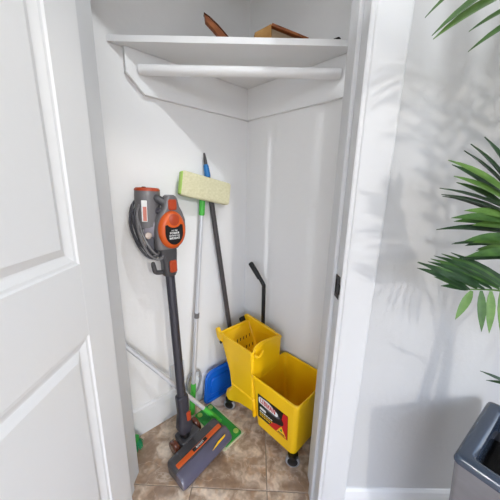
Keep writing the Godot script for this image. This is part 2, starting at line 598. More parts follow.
func door() -> void:
	var x1 := -0.399
	var x0 := -0.434
	var z0 := -0.681
	var z1 := 0.019
	var y0 := 0.010
	var y1 := 2.028
	var pans := [[0.982, 1.905, -0.576, -0.090], [0.215, 0.799, -0.576, -0.090]]
	var m := MB.new()
	# core and the frame of stiles and rails, both faces
	bx(m, Vector3(x0 + 0.011, y0 + 0.002, z0 + 0.002), Vector3(x1 - 0.011, y1 - 0.002, z1 - 0.002))
	bx(m, Vector3(x0, y0, z0), Vector3(x1, y1, pans[0][2]), 0.0012)
	bx(m, Vector3(x0, y0, pans[0][3]), Vector3(x1, y1, z1), 0.0012)
	bx(m, Vector3(x0, y0, pans[0][2]), Vector3(x1, pans[1][0], pans[0][3]))
	bx(m, Vector3(x0, pans[1][1], pans[0][2]), Vector3(x1, pans[0][0], pans[0][3]))
	bx(m, Vector3(x0, pans[0][1], pans[0][2]), Vector3(x1, y1, pans[0][3]))
	var d := put("door_1", m, MAT.door)
	structure(d, "open white two-panel closet door standing at the left", "door")
	var prof := [[0.0, 0.0], [0.003, 0.0035], [0.007, 0.0045], [0.010, 0.0045], [0.019, 0.0085], [0.024, 0.0105], [0.028, 0.011], [0.033, 0.0085], [0.045, 0.003], [0.047, 0.0022]]
	for p in pans:
		for side in 2:
			var pm := MB.new()
			var rings := []
			for q in prof:
				var xx: float = (x1 - q[1]) if side == 0 else (x0 + q[1])
				rings.append(PackedVector3Array([Vector3(xx, p[0] + q[0], p[2] + q[0]), Vector3(xx, p[1] - q[0], p[2] + q[0]), Vector3(xx, p[1] - q[0], p[3] - q[0]), Vector3(xx, p[0] + q[0], p[3] - q[0])]))
			# closed by its back, inside the core
			var xb := (x1 - 0.0165) if side == 0 else (x0 + 0.0165)
			rings.push_front(PackedVector3Array([Vector3(xb, p[0], p[2]), Vector3(xb, p[1], p[2]), Vector3(xb, p[1], p[3]), Vector3(xb, p[0], p[3])]))
			pm.loft(rings, true, true, Transform3D.IDENTITY, 0.96)
			put("panel", pm, MAT.door, d)
	for hy: float in [0.22, 1.02, 1.82]:
		var h := MB.new()
		h.lathe([[0.0045, -0.048], [0.0065, -0.045], [0.0065, 0.045], [0.0045, 0.048]], 12, Transform3D(Basis.IDENTITY, Vector3(-0.4425, hy, -0.6755)))
		put("hinge", h, MAT.plate, d)

func shelf() -> void:
	var s := thing("closet_shelf", "white triangular shelf fitted across the closet corner", "shelf", Vector3(K.x, 1.64, K.z))
	var zf := -1.01
	var la := (zf - K.z) / 0.66913
	var ra := (zf - K.z) / 0.71325
	var pl := -xL * la
	var pr := xR * ra
	var m := MB.new()
	var e := 0.001
	var a := Vector2(pl.x + 0.003, -pl.z)
	var b := Vector2(pr.x - 0.003, -pr.z)
	m.prism([Vector2(0, -e * 2), a, b], 0.0, 0.02, Transform3D(Basis(Vector3.RIGHT, Vector3(0, 0, -1), Vector3.UP), Vector3.ZERO), 0.0015, 0.9)
	put("board", m, MAT.shelf, s)
	# cleats: outline along the wall and down it
	for w in 2:
		var L := 0.592 if w == 0 else 0.588
		var c := MB.new()
		var ax := -xL if w == 0 else xR
		var nn := nL if w == 0 else nR
		c.prism([Vector2(0.0, -0.0005), Vector2(L, -0.0005), Vector2(L, -0.080), Vector2(L - 0.062, -0.142), Vector2(0.0, -0.142)], 0.0005, 0.018, Transform3D(Basis(ax, Vector3.UP, nn), Vector3.ZERO), 0.0015, 0.9)
		put("cleat", c, MAT.shelf, s)
	# rod between the cleats
	var r := thing("closet_rod", "white clothes rod spanning the closet below the shelf", "rod", Vector3(-0.05, 1.578, -1.066))
	var xl := -0.443 + 0.0255 + 0.05
	var xr := 0.343 - 0.0275 + 0.05
	m = MB.new()
	m.tube([Vector3(xl, 0, 0), Vector3(xr, 0, 0)], 0.018, 20)
	put("tube", m, MAT.shelf, r)
	# things on the shelf
	var y := 1.66
	var hg := thing("wooden_hanger", "curved brown wooden hanger propped up on the closet shelf", "hanger", Vector3(-0.105, y, -1.115))
	m = MB.new()
	var hp := [Vector2(-0.080, 0.106), Vector2(-0.06, 0.096), Vector2(-0.03, 0.075), Vector2(0.0, 0.05), Vector2(0.045, 0.008), Vector2(0.05, 0.0), Vector2(0.012, 0.0), Vector2(-0.02, 0.035), Vector2(-0.05, 0.063), Vector2(-0.077, 0.084)]
	m.prism(hp, -0.011, 0.011, Transform3D(Basis(Vector3.UP, 0.25), Vector3.ZERO), 0.003)
	put("arm", m, MAT.wood, hg)
	m = MB.new()
	m.prism([Vector2(-0.082, 0.110), Vector2(-0.06, 0.100), Vector2(-0.03, 0.0795), Vector2(0.0, 0.054), Vector2(0.047, 0.011), Vector2(0.045, 0.008), Vector2(0.0, 0.05), Vector2(-0.03, 0.075), Vector2(-0.06, 0.096), Vector2(-0.080, 0.106)], -0.012, 0.012, Transform3D(Basis(Vector3.UP, 0.25), Vector3.ZERO), 0.0005)
	put("edge", m, MAT.brown, hg)
	# tan carton lying on its side with its flap up
	var cb := thing("cardboard_box", "tan cardboard box with a sloping lid on the closet shelf", "box", Vector3(0.075, y, -1.15), 0.12)
	m = MB.new()
	m.prism([Vector2(-0.085, 0.0), Vector2(-0.082, 0.050), Vector2(-0.022, 0.082), Vector2(-0.018, 0.0)], -0.06, 0.06, Transform3D.IDENTITY, 0.002)
	put("end", m, MAT.card, cb)
	m = MB.new()
	m.prism([Vector2(-0.02, 0.0), Vector2(-0.02, 0.070), Vector2(0.105, 0.038), Vector2(0.105, 0.0)], -0.055, 0.055, Transform3D.IDENTITY, 0.002)
	put("body", m, tinted(std(Color.WHITE, 0.85), Color(0.55, 0.46, 0.36), Color(0.66, 0.58, 0.48), 6.0), cb)
	m = MB.new()
	m.prism([Vector2(-0.024, 0.072), Vector2(-0.020, 0.082), Vector2(0.118, 0.047), Vector2(0.116, 0.038)], -0.062, 0.066, Transform3D.IDENTITY, 0.0015)
	put("lid", m, MAT.wood, cb)
	var bk := thing("black_clip", "small black clip at the right end of the closet shelf", "clip", Vector3(0.296, y, -1.075), 0.2)
	m = MB.new()
	m.prism(round_poly([Vector2(-0.026, 0.0), Vector2(-0.022, 0.024), Vector2(0.004, 0.036), Vector2(0.014, 0.026), Vector2(0.02, 0.0)], 0.006), -0.012, 0.012, Transform3D.IDENTITY, 0.002)
	put("body", m, MAT.black, bk)
	m = MB.new()
	m.tube(spline([Vector3(0.012, 0.018, 0), Vector3(0.026, 0.027, 0.003), Vector3(0.037, 0.022, 0.006), Vector3(0.042, 0.005, 0.006)], 5), 0.003, 8)
	put("lever", m, MAT.black, bk)

func downlights() -> void:
	for p in [[Vector3(0.62, CEIL, -0.08), 1.35, "above the closet doorway's right side"], [Vector3(-1.35, CEIL, -0.10), 1.5, "above the hall beyond the open door"], [Vector3(-1.78, CEIL, 0.96), 4.2, "above the left end of the hall"]]:
		var t := thing("ceiling_downlight", "round white recessed ceiling downlight " + p[2], "light", p[0])
		var m := MB.new()
		m.lathe([[0.052, 0.0], [0.054, -0.006], [0.088, -0.010], [0.092, -0.004], [0.092, 0.0]], 32)
		put("ring", m, MAT.trim, t)
		m = MB.new()
		m.lathe([[0.05, 0.0], [0.05, -0.005], [0.045, -0.006]], 32)
		put("lamp_lens", m, MAT.lamp, t)
		var l := SpotLight3D.new()
		l.name = "lamp_light"
		l.light_energy = p[1]
		l.light_color = Color(0.965, 0.985, 1.0)
		l.light_size = 0.03
		l.spot_angle = 78.0
		l.spot_angle_attenuation = 0.5
		l.spot_range = 12.0
		l.spot_attenuation = 2.0
		l.shadow_enabled = true
		t.add_child(l)
		l.position = Vector3(0, -0.03, 0)
		l.rotation.x = -PI / 2

# ---------------------------------------------------------------- the mop bucket
func shell_tub(m: MB, outer: Array, inner: Array, limit := 0.72) -> void:
	# rings from the outside's bottom up, over the rim and down the inside
	var rings := outer.duplicate()
	for k in range(inner.size() - 1, -1, -1): rings.append(inner[k])
	m.loft(rings, true, true, Transform3D.IDENTITY, limit)

func label_text(s: String, size: float, m: Material, parent: Node3D, at: Transform3D, bold := false, called := "lettering") -> void:
	var t := TextMesh.new()
	t.text = s
	t.font_size = 32
	t.pixel_size = size / 24.0
	t.depth = 0.0006
	t.curve_step = 2.0
	var f := SystemFont.new()
	f.font_names = PackedStringArray(["Droid Sans"])
	if bold: f.font_weight = 700
	t.font = f
	var o := MeshInstance3D.new()
	o.name = called
	o.mesh = t
	o.material_override = m
	parent.add_child(o, true)
	o.transform = at

func bucket() -> void:
	var b := thing("mop_bucket", "yellow plastic mop bucket with side-press wringer on casters", "bucket", Vector3(0.199, 0, -0.828), deg_to_rad(44.4))
	# tub
	var m := MB.new()
	var W := 0.252
	shell_tub(m, [rrect(0.030, W - 0.025, -0.225, -0.030, 0.020, 0.062), rrect(0.018, W - 0.014, -0.238, -0.016, 0.024, 0.072), rrect(0.004, W, -0.262, -0.004, 0.020, 0.318), rrect(-0.001, W + 0.004, -0.267, 0.001, 0.022, 0.322), rrect(-0.001, W + 0.004, -0.267, 0.001, 0.022, 0.331), rrect(0.002, W + 0.001, -0.264, -0.002, 0.020, 0.335)],
		[rrect(0.026, W - 0.022, -0.228, -0.026, 0.018, 0.075), rrect(0.010, W - 0.006, -0.256, -0.010, 0.016, 0.31), rrect(0.009, W - 0.005, -0.257, -0.009, 0.016, 0.331), rrect(0.006, W - 0.002, -0.260, -0.006, 0.018, 0.335)])
	put("tub", m, MAT.yellow, b)
	# rear body under the wringer, with the foot that carries the rear casters
	m = MB.new()
	m.prism(round_poly([Vector2(-0.240, 0.095), Vector2(-0.246, 0.128), Vector2(-0.345, 0.108), Vector2(-0.43, 0.066), Vector2(-0.458, 0.084), Vector2(-0.452, 0.124), Vector2(-0.412, 0.160), Vector2(-0.412, 0.20), Vector2(-0.246, 0.20)], 0.014), 0.006, 0.205, Transform3D(Basis(Vector3(0, 0, 1), Vector3.UP, Vector3.RIGHT), Vector3.ZERO), 0.008)
	put("rear_body", m, MAT.yellow, b)
	# wringer: hollow, wider at its top
	m = MB.new()
	shell_tub(m, [rrect(0.012, 0.196, -0.418, -0.250, 0.016, 0.150), rrect(0.008, 0.200, -0.430, -0.253, 0.014, 0.25), rrect(-0.002, 0.206, -0.478, -0.255, 0.012, 0.40), rrect(-0.005, 0.209, -0.492, -0.255, 0.012, 0.437), rrect(-0.007, 0.211, -0.494, -0.253, 0.012, 0.441), rrect(-0.006, 0.210, -0.493, -0.254, 0.012, 0.449)],
		[rrect(0.070, 0.180, -0.355, -0.290, 0.012, 0.235), rrect(0.045, 0.190, -0.405, -0.265, 0.010, 0.30), rrect(0.006, 0.198, -0.480, -0.264, 0.009, 0.43), rrect(0.004, 0.200, -0.482, -0.262, 0.009, 0.446), rrect(0.001, 0.203, -0.486, -0.259, 0.010, 0.449)])
	var wr := put("wringer", m, MAT.yellow, b)
	# curved press lip along the wringer's front edge
	m = MB.new()
	m.tube(spline([Vector3(0.004, 0.446, -0.252), Vector3(0.018, 0.459, -0.262), Vector3(0.050, 0.469, -0.264), Vector3(0.100, 0.470, -0.260), Vector3(0.160, 0.462, -0.256), Vector3(0.200, 0.448, -0.254)], 6), 0.0045, 10)
	m.prism(round_poly([Vector2(0.006, 0.30), Vector2(0.006, 0.445), Vector2(0.018, 0.459), Vector2(0.050, 0.468), Vector2(0.100, 0.469), Vector2(0.160, 0.461), Vector2(0.198, 0.448), Vector2(0.198, 0.30)], 0.008), -0.264, -0.254, Transform3D.IDENTITY, 0.002)
	put("press_lip", m, MAT.yellow, wr)
	m = MB.new()
	m.tube(spline([Vector3(0.008, 0.440, -0.248), Vector3(0.014, 0.430, -0.236), Vector3(0.034, 0.433, -0.232), Vector3(0.052, 0.446, -0.240)], 5), 0.005, 8)
	put("hook_rib", m, MAT.yellow, wr)
	# drain slots in the back face of the press
	for k in 6:
		for r in 2:
			var sm := MB.new()
			var yy := 0.335 + r * 0.042
			var f := (yy - 0.30) / 0.13
			sm.box(Vector3(0.060 + k * 0.022, yy, lerpf(-0.405, -0.480, f) + 0.0012), Vector3(0.005, 0.026, 0.003), 0.001)
			put("drain_slot", sm, MAT.brown, wr)
	# ears at the back corners
	m = MB.new()
	m.prism(round_poly([Vector2(-0.470, 0.395), Vector2(-0.506, 0.415), Vector2(-0.520, 0.462), Vector2(-0.502, 0.468), Vector2(-0.488, 0.447), Vector2(-0.460, 0.445)], 0.008), -0.008, 0.010, Transform3D(Basis(Vector3(0, 0, 1), Vector3.UP, Vector3.RIGHT), Vector3.ZERO), 0.002)
	put("ear", m, MAT.yellow, wr)
	m = MB.new()
	m.prism(round_poly([Vector2(-0.470, 0.395), Vector2(-0.506, 0.415), Vector2(-0.524, 0.455), Vector2(-0.515, 0.472), Vector2(-0.400, 0.462), Vector2(-0.300, 0.452), Vector2(-0.300, 0.43)], 0.008), 0.196, 0.214, Transform3D(Basis(Vector3(0, 0, 1), Vector3.UP, Vector3.RIGHT), Vector3.ZERO), 0.002)
	put("ear", m, MAT.yellow, wr)
	m = MB.new()
	m.lathe([[0.0075, -0.003], [0.0075, 0.002], [0.005, 0.004]], 14, Transform3D(Basis(Vector3.FORWARD, PI / 2) * Basis(Vector3.RIGHT, 0), Vector3(-0.008, 0.402, -0.473)))
	put("bolt", m, MAT.black, wr)
	m = MB.new()
	m.prism(round_poly([Vector2(-0.505, 0.40), Vector2(-0.532, 0.448), Vector2(-0.520, 0.462), Vector2(-0.492, 0.42)], 0.005), 0.165, 0.195, Transform3D(Basis(Vector3(0, 0, 1), Vector3.UP, Vector3.RIGHT), Vector3.ZERO), 0.002)
	put("catch", m, MAT.black, wr)
	# lever
	m = MB.new()
	m.tube(spline([Vector3(0.220, 0.38, -0.394), Vector3(0.220, 0.50, -0.397), Vector3(0.220, 0.648, -0.400), Vector3(0.216, 0.68, -0.402), Vector3(0.208, 0.735, -0.446), Vector3(0.203, 0.770, -0.478)], 6), 0.0105, 12)
	put("lever", m, MAT.black, b)
	m = MB.new()
	m.tube([Vector3(0.2125, 0.705, -0.424), Vector3(0.208, 0.735, -0.4475), Vector3(0.2022, 0.776, -0.483), Vector3(0.2018, 0.779, -0.486)], [0.012, 0.0135, 0.0135, 0.010], 14)
	put("grip", m, MAT.black, b)
	# casters
	for p in [Vector3(0.030, 0, -0.026), Vector3(0.022, 0, -0.440), Vector3(0.215, 0, -0.040), Vector3(0.175, 0, -0.430)]:
		var c := MB.new()
		c.lathe([[0.0, 0.055], [0.022, 0.055], [0.022, 0.067], [0.012, 0.070], [0.0, 0.070]], 18, Transform3D(Basis.IDENTITY, p))
		var yaw := Basis(Vector3.UP, -0.966)
		c.prism(round_poly([Vector2(-0.018, 0.058), Vector2(0.018, 0.058), Vector2(0.020, 0.034), Vector2(0.010, 0.020), Vector2(-0.010, 0.020), Vector2(-0.020, 0.034)], 0.006), -0.017, -0.012, Transform3D(yaw, p), 0.001)
		var cn := put("caster", c, MAT.black, b)
		var ct := Transform3D(yaw * Basis(Vector3.RIGHT, PI / 2), p + Vector3(0, 0.0305, 0))
		c = MB.new()
		c.lathe([[0.004, -0.010], [0.020, -0.010], [0.022, -0.008], [0.022, 0.010], [0.018, 0.013], [0.004, 0.014]], 24, ct)
		put("wheel", c, MAT.black, cn)
		c = MB.new()
		c.lathe([[0.021, -0.009], [0.028, -0.009], [0.0305, -0.006], [0.0305, 0.006], [0.028, 0.009], [0.021, 0.009]], 28, ct)
		put("tyre", c, MAT.pale_grey, cn)
	# label on the long side: in the plane of the tub's wall
	var lean := atan2(0.014, 0.246)
	var lt := Transform3D(Basis(Vector3(0, 0, 1), Vector3(-sin(lean), cos(lean), 0), Vector3(-cos(lean), -sin(lean), 0)), Vector3(0.0102, 0.192, -0.134))
	var lw := 0.172
	var lh := 0.128
	var lab := MB.new()
	lab.prism(round_poly([Vector2(-lw / 2, -lh / 2), Vector2(lw / 2, -lh / 2), Vector2(lw / 2, lh / 2), Vector2(-lw / 2, lh / 2)], 0.004), 0.0, 0.0006, lt)
	var la := put("label", lab, MAT.label_black, b)
	la.set_meta("label", "black and red printed label")
	lab = MB.new()
	lab.prism([Vector2(lw / 2 - 0.001, -lh / 2 + 0.001), Vector2(lw / 2 - 0.001, lh / 2 - 0.001), Vector2(0.062, lh / 2 - 0.001), Vector2(0.052, 0.015), Vector2(0.030, -0.020), Vector2(0.002, -lh / 2 + 0.030), Vector2(-0.02, -lh / 2 + 0.001)], 0.0004, 0.0009, lt)
	put("red_panel", lab, MAT.label_red, la)
	lab = MB.new()
	var el := []
	for k in 28: el.append(Vector2(0.004 + cos(TAU * k / 28) * 0.060, 0.008 + sin(TAU * k / 28) * 0.030).rotated(-0.05))
	lab.prism(el, 0.0006, 0.0012, lt)
	put("mop_picture", lab, MAT.label_black, la)
	lab = MB.new()
	el = []
	for k in 28: el.append(Vector2(-0.010 + cos(TAU * k / 28) * 0.052, 0.022 + sin(TAU * k / 28) * 0.016).rotated(-0.04))
	lab.prism(el, 0.0010, 0.0014, lt)
	put("grey_band", lab, MAT.label_grey, la)
	lab = MB.new()
	lab.prism(round_poly([Vector2(-0.080, 0.020), Vector2(0.030, 0.016), Vector2(0.036, 0.034), Vector2(-0.020, 0.058), Vector2(-0.080, 0.054)], 0.012), 0.0012, 0.0018, lt)
	put("logo_plate", lab, MAT.paper, la)
	lab = MB.new()
	lab.prism(round_poly([Vector2(-0.072, -0.012), Vector2(-0.036, -0.014), Vector2(-0.036, -0.001), Vector2(-0.072, 0.001)], 0.003), 0.0010, 0.0015, lt)
	put("size_plate", lab, MAT.paper, la)
	label_text("LIBMAN", 0.0250, MAT.label_red, la, lt * Transform3D(Basis(Vector3.FORWARD, 0.03).scaled(Vector3(0.70, 1, 1)), Vector3(-0.025, 0.0365, 0.0022)), true, "logo_lettering")
	for k in 3:
		lab = MB.new()
		for i in 6:
			var x0 := -0.074 + i * 0.013
			if x0 > 0.0 - k * 0.012 + 0.010: break
			lab.prism([Vector2(x0, -0.027 - k * 0.011), Vector2(x0 + 0.010, -0.027 - k * 0.011), Vector2(x0 + 0.010, -0.0215 - k * 0.011), Vector2(x0, -0.0215 - k * 0.011)], 0.0010, 0.0014, lt)
		put("print_line", lab, MAT.yellow if k else MAT.paper, la)
	lab = MB.new()
	lab.prism(round_poly([Vector2(0.026, -0.058), Vector2(0.080, -0.058), Vector2(0.053, -0.014)], 0.003), 0.0012, 0.0018, lt)
	put("warning_triangle", lab, MAT.yellow, la)
	lab = MB.new()
	lab.prism([Vector2(0.047, -0.040), Vector2(0.059, -0.040), Vector2(0.056, -0.026), Vector2(0.050, -0.026)], 0.0018, 0.0022, lt)
	put("warning_mark", lab, MAT.deep_green, la)
	lab = MB.new()
	lab.prism([Vector2(0.034, -0.0545), Vector2(0.072, -0.0545), Vector2(0.069, -0.0490), Vector2(0.037, -0.0490)], 0.0018, 0.0022, lt)
	put("warning_print", lab, MAT.label_black, la)

# ---------------------------------------------------------------- the stick vacuum
func vacuum() -> void:
	var at := Vector3(-0.195, 0, -0.893)
	var v := thing("stick_vacuum", "grey and orange corded stick vacuum leaning on the closet wall", "vacuum", at)
	var O := off(at)
	# floor nozzle, long axis x, front z
	var N := Transform3D(Basis(Vector3(0.64, 0, -0.7684), Vector3.UP, Vector3(0.7684, 0, 0.64)) * Basis(Vector3(0, 0, 1), 0.07), Vector3(0, 0.0095, 0))
	var m := MB.new()
	var L := 0.133
	# cross-section in (z, y): flat rear, rounded front
	var rings := []
	for q in [[-L, 0.80, 0.010], [-L + 0.004, 0.93, 0.004], [-L + 0.012, 1.0, 0.0], [L - 0.012, 1.0, 0.0], [L - 0.004, 0.93, 0.004], [L, 0.80, 0.010]]:
		var ring := PackedVector3Array()
		for p in round_poly([Vector2(-0.060, 0.008), Vector2(0.056, 0.008), Vector2(0.062, 0.030), Vector2(0.046, 0.054), Vector2(0.0, 0.067), Vector2(-0.060, 0.066)], 0.014, 4):
			ring.append(Vector3(q[0], maxf((p.y - 0.008) * q[1] + 0.008, 0.008), p.x * q[1]))
		rings.append(ring)
	m.loft(rings, true, true, O * Transform3D(Basis.IDENTITY, at) * N)
	var nz := put("floor_nozzle", m, MAT.grey, v)
	# clear front hood
	m = MB.new()
	rings = []
	for q in [[-L - 0.001, 0.92], [-L + 0.010, 1.0], [L - 0.010, 1.0], [L + 0.001, 0.92]]:
		var ring := PackedVector3Array()
		for p in round_poly([Vector2(0.010, 0.006), Vector2(0.058, 0.006), Vector2(0.066, 0.028), Vector2(0.050, 0.056), Vector2(0.012, 0.0690)], 0.012, 4):
			ring.append(Vector3(q[0], maxf((p.y - 0.006) * q[1] + 0.006, 0.006), p.x * q[1]))
		rings.append(ring)
	m.loft(rings, true, true, N)
	put("brush_window", m, MAT.smoke, nz)
	# orange stripe with the name plate
	m = MB.new()
	m.box(Vector3(0.0, 0.0655, -0.006), Vector3(0.236, 0.006, 0.022), 0.0025, N * Transform3D(Basis(Vector3.RIGHT, 0.05), Vector3.ZERO))
	put("stripe", m, MAT.orange, nz)
	m = MB.new()
	m.box(Vector3(0.0, 0.0690, -0.0055), Vector3(0.074, 0.002, 0.015), 0.0008, N * Transform3D(Basis(Vector3.RIGHT, 0.05), Vector3.ZERO))
	put("name_plate", m, MAT.label_black, nz)
	label_text("ROCKET", 0.0082, MAT.paper, nz, N * Transform3D(Basis(Vector3.RIGHT, -PI / 2 + 0.05), Vector3(0.0, 0.0703, -0.0022)), true)
	m = MB.new()
	for sx: float in [-0.085, 0.0, 0.085]:
		m = MB.new()
		m.box(Vector3(sx, 0.0655, -0.036), Vector3(0.004, 0.005, 0.036), 0.001, N)
		put("rib", m, MAT.grey, nz)
	m = MB.new()
	m.prism(round_poly([Vector2(0.020, 0.0), Vector2(0.098, 0.004), Vector2(0.104, 0.010), Vector2(0.060, 0.010)], 0.002), 0.0, 0.002, N * Transform3D(Basis(Vector3.RIGHT, -PI / 2 + 0.75), Vector3(0, 0.0555, 0.0540)))
	put("hood_mark", m, MAT.yellow, nz)
	# rear carriage with its wheels and neck
	m = MB.new()
	m.prism(round_poly([Vector2(-0.050, 0.0), Vector2(0.050, 0.0), Vector2(0.046, 0.075), Vector2(-0.046, 0.075)], 0.014), 0.018, 0.066, N * Transform3D(Basis(Vector3.RIGHT, Vector3(0, 0, -1), Vector3.UP), Vector3(0, 0, -0.056)), 0.004)
	put("carriage", m, MAT.grey, v)
	for q in [Vector3(-0.066, 0.034, -0.098), Vector3(0.062, 0.034, -0.118)]:
		m = MB.new()
		m.lathe([[0.004, -0.012], [0.022, -0.013], [0.0325, -0.010], [0.034, -0.004], [0.034, 0.004], [0.0325, 0.010], [0.022, 0.013], [0.004, 0.012]], 26, N * Transform3D(Basis(Vector3.FORWARD, PI / 2), q))
		put("wheel", m, MAT.brown, v)
	var base := Vector3(-0.276, 0.078, -0.936) - at
	var top := Vector3(-0.330, 0.86, -1.008) - at
	var d := (top - base).normalized()
	m = MB.new()
	m.tube([base - d * 0.012, base + d * 0.01, base + d * 0.028], [0.020, 0.024, 0.021], 18)
	put("swivel", m, MAT.black, v)
	# lower tube joint: a broader sleeve with a latch
	var B := Basis(d.cross(nL).normalized(), d, nL)
	B.z = B.x.cross(B.y).normalized()
	var S := Transform3D(B, base)
	m = MB.new()
	m.loft([rrect(-0.026, 0.026, -0.022, 0.026, 0.014, 0.022), rrect(-0.034, 0.034, -0.026, 0.030, 0.016, 0.045), rrect(-0.029, 0.029, -0.024, 0.026, 0.016, 0.085), rrect(-0.024, 0.024, -0.022, 0.024, 0.016, 0.11), rrect(-0.026, 0.026, -0.023, 0.025, 0.016, 0.19), rrect(-0.021, 0.021, -0.019, 0.020, 0.014, 0.196)], true, true, S)
	put("tube_socket", m, MAT.tube_grey, v)
	m = MB.new()
	m.box(Vector3(0.014, 0.098, 0.024), Vector3(0.020, 0.044, 0.012), 0.004, S)
	put("latch", m, MAT.red_orange, v)
	m = MB.new()
	m.tube([base + d * 0.16, top], 0.0185, 20)
	put("tube", m, MAT.tube_grey, v)
	# --- hand unit: x along the wall to the right, y up, z off the wall
	var H := Transform3D(Basis(xL, Vector3.UP, nL), Vector3(K.x, 0, K.z) - at)
	# upper joint
	m = MB.new()
	m.loft([rrect(-0.545, -0.499, 0.108, 0.152, 0.014, 0.815), rrect(-0.549, -0.495, 0.104, 0.156, 0.016, 0.826), rrect(-0.550, -0.494, 0.104, 0.158, 0.016, 0.868), rrect(-0.560, -0.492, 0.098, 0.160, 0.018, 0.905), rrect(-0.570, -0.492, 0.094, 0.160, 0.02, 0.955)], true, true, H)
	put("tube_coupling", m, MAT.grey, v)
	m = MB.new()
	m.box(Vector3(-0.517, 0.857, 0.161), Vector3(0.030, 0.050, 0.014), 0.005, H)
	put("release_button", m, MAT.red_orange, v)
	# cord hook
	m = MB.new()
	m.tube(spline([Vector3(-0.535, 0.832, 0.13), Vector3(-0.560, 0.832, 0.13), Vector3(-0.578, 0.838, 0.132), Vector3(-0.584, 0.858, 0.134), Vector3(-0.588, 0.880, 0.136)], 5), [0.009, 0.009, 0.009, 0.009, 0.009, 0.009, 0.009, 0.009, 0.009, 0.009, 0.009, 0.009, 0.009, 0.009, 0.009, 0.009, 0.009, 0.0085, 0.008, 0.0075, 0.005], 10, H)
	put("cord_hook", m, MAT.grey, v)
	# spine behind the face: from the coupling up to the button neck
	m = MB.new()
	var sp := []
	for q in [[0.93, 0.042, -0.532], [0.96, 0.055, -0.521], [1.00, 0.060, -0.515], [1.04, 0.056, -0.512], [1.07, 0.043, -0.510], [1.09, 0.032, -0.510], [1.115, 0.027, -0.511], [1.128, 0.021, -0.511], [1.134, 0.010, -0.511]]:
		sp.append(rrect(q[2] - q[1], q[2] + q[1], 0.118, 0.166, minf(q[1] * 0.9, 0.015), q[0]))
	m.loft(sp, true, true, H)
	put("housing", m, MAT.light_grey, v)
	m = MB.new()
	m.box(Vector3(-0.511, 1.098, 0.166), Vector3(0.034, 0.040, 0.010), 0.005, H)
	put("power_button", m, MAT.red_orange, v)
	# orange face ring, domed
	var FT := H * Transform3D(Basis(Vector3.RIGHT, PI / 2), Vector3(-0.517, 1.000, 0.158))
	m = MB.new()
	var fr := []
	for q in [[1.0, 0.0], [1.0, 0.010], [0.94, 0.018], [0.80, 0.024], [0.70, 0.026]]:
		var ring := PackedVector3Array()
		for k in 40:
			var an := TAU * k / 40
			var sx: float = 0.0535 * q[0]
			var sy: float = (0.076 if sin(an) > 0 else 0.069) * (q[0] if q[0] > 0.9 else q[0])
			ring.append(Vector3(cos(an) * sx, q[1], -sin(an) * sy))
		fr.append(ring)
	m.loft(fr, true, true, FT)
	var face := put("face_cover", m, MAT.orange, v)
	# black label on the face, with its scooped top
	m = MB.new()
	var lp := []
	for k in 21:
		var an := PI + PI * k / 20.0
		lp.append(Vector2(cos(an) * 0.0355, sin(an) * 0.047 - 0.004))
	lp.append(Vector2(0.0345, 0.024))
	for k in 9:
		var an := -PI * 0.12 - PI * 0.76 * k / 8.0
		lp.append(Vector2(cos(an) * 0.0275, 0.034 + sin(an) * 0.020))
	lp.append(Vector2(-0.0345, 0.024))
	m.prism(lp, 0.1835, 0.1850, H * Transform3D(Basis.IDENTITY, Vector3(-0.517, 1.000, 0)))
	put("face_label", m, MAT.label_black, face)
	var FL := H * Transform3D(Basis.IDENTITY, Vector3(-0.517, 1.000, 0.1856))
	for k in 4:
		label_text(["ALL THE", "POWER", "WITHOUT THE", "WEIGHT"][k], [0.0052, 0.0082, 0.0052, 0.0082][k], MAT.paper, face, FL * Transform3D(Basis.IDENTITY.scaled(Vector3([0.9, 1.0, 0.9, 1.0][k], 1, 1)), Vector3(0, 0.004 - k * 0.0098, 0)), true, "label_lettering")
	# orange thumb pad in the scoop
	m = MB.new()
	m.lathe([[0.024, 0.0], [0.023, 0.006], [0.017, 0.010], [0.006, 0.011]], 24, H * Transform3D(Basis(Vector3.RIGHT, PI / 2), Vector3(-0.515, 1.042, 0.176)))
	put("thumb_pad", m, MAT.red_orange, face)
	# motor and dust cup: upright cylinder nearer the wall
	var MT := H * Transform3D(Basis(Vector3(0, 0, 1), -0.03) , Vector3(-0.577, 1.01, 0.088))
	m = MB.new()
	m.lathe([[0.038, -0.004], [0.045, 0.008], [0.0465, 0.12], [0.0455, 0.137], [0.041, 0.143]], 28, MT)
	put("motor_housing", m, MAT.light_grey, v)
	m = MB.new()
	m.lathe([[0.0460, 0.137], [0.0460, 0.142], [0.041, 0.148], [0.012, 0.150]], 28, MT)
	put("motor_cap", m, MAT.red_orange, v)
	m = MB.new()
	m.box(Vector3(-0.020, 0.140, 0.022), Vector3(0.022, 0.024, 0.018), 0.006, MT)
	put("cap_latch", m, MAT.brown, v)
	m = MB.new()
	for sx: float in [-0.012, 0.010]:
		m.box(Vector3(sx + 0.018, 0.070, 0.040), Vector3(0.004, 0.105, 0.008), 0.0015, MT)
	put("motor_rib", m, MAT.grey, v)
	# rating label on the motor's left side
	m = MB.new()
	m.box(Vector3(0, 0.064, 0.0465), Vector3(0.020, 0.078, 0.004), 0.0015, MT * Transform3D(Basis(Vector3.UP, -0.62), Vector3.ZERO))
	put("rating_label", m, MAT.paper, v)
	m = MB.new()
	m.box(Vector3(0.002, 0.054, 0.0489), Vector3(0.013, 0.052, 0.001), 0.0003, MT * Transform3D(Basis(Vector3.UP, -0.62), Vector3.ZERO))
	put("rating_print", m, MAT.pale_red, v)
	# dust cup below the motor
	m = MB.new()
	m.lathe([[0.010, -0.058], [0.026, -0.050], [0.036, -0.028], [0.037, 0.0], [0.030, 0.018]], 28, H * Transform3D(Basis(Vector3(0, 0, 1), 0.30), Vector3(-0.560, 1.01, 0.098)))
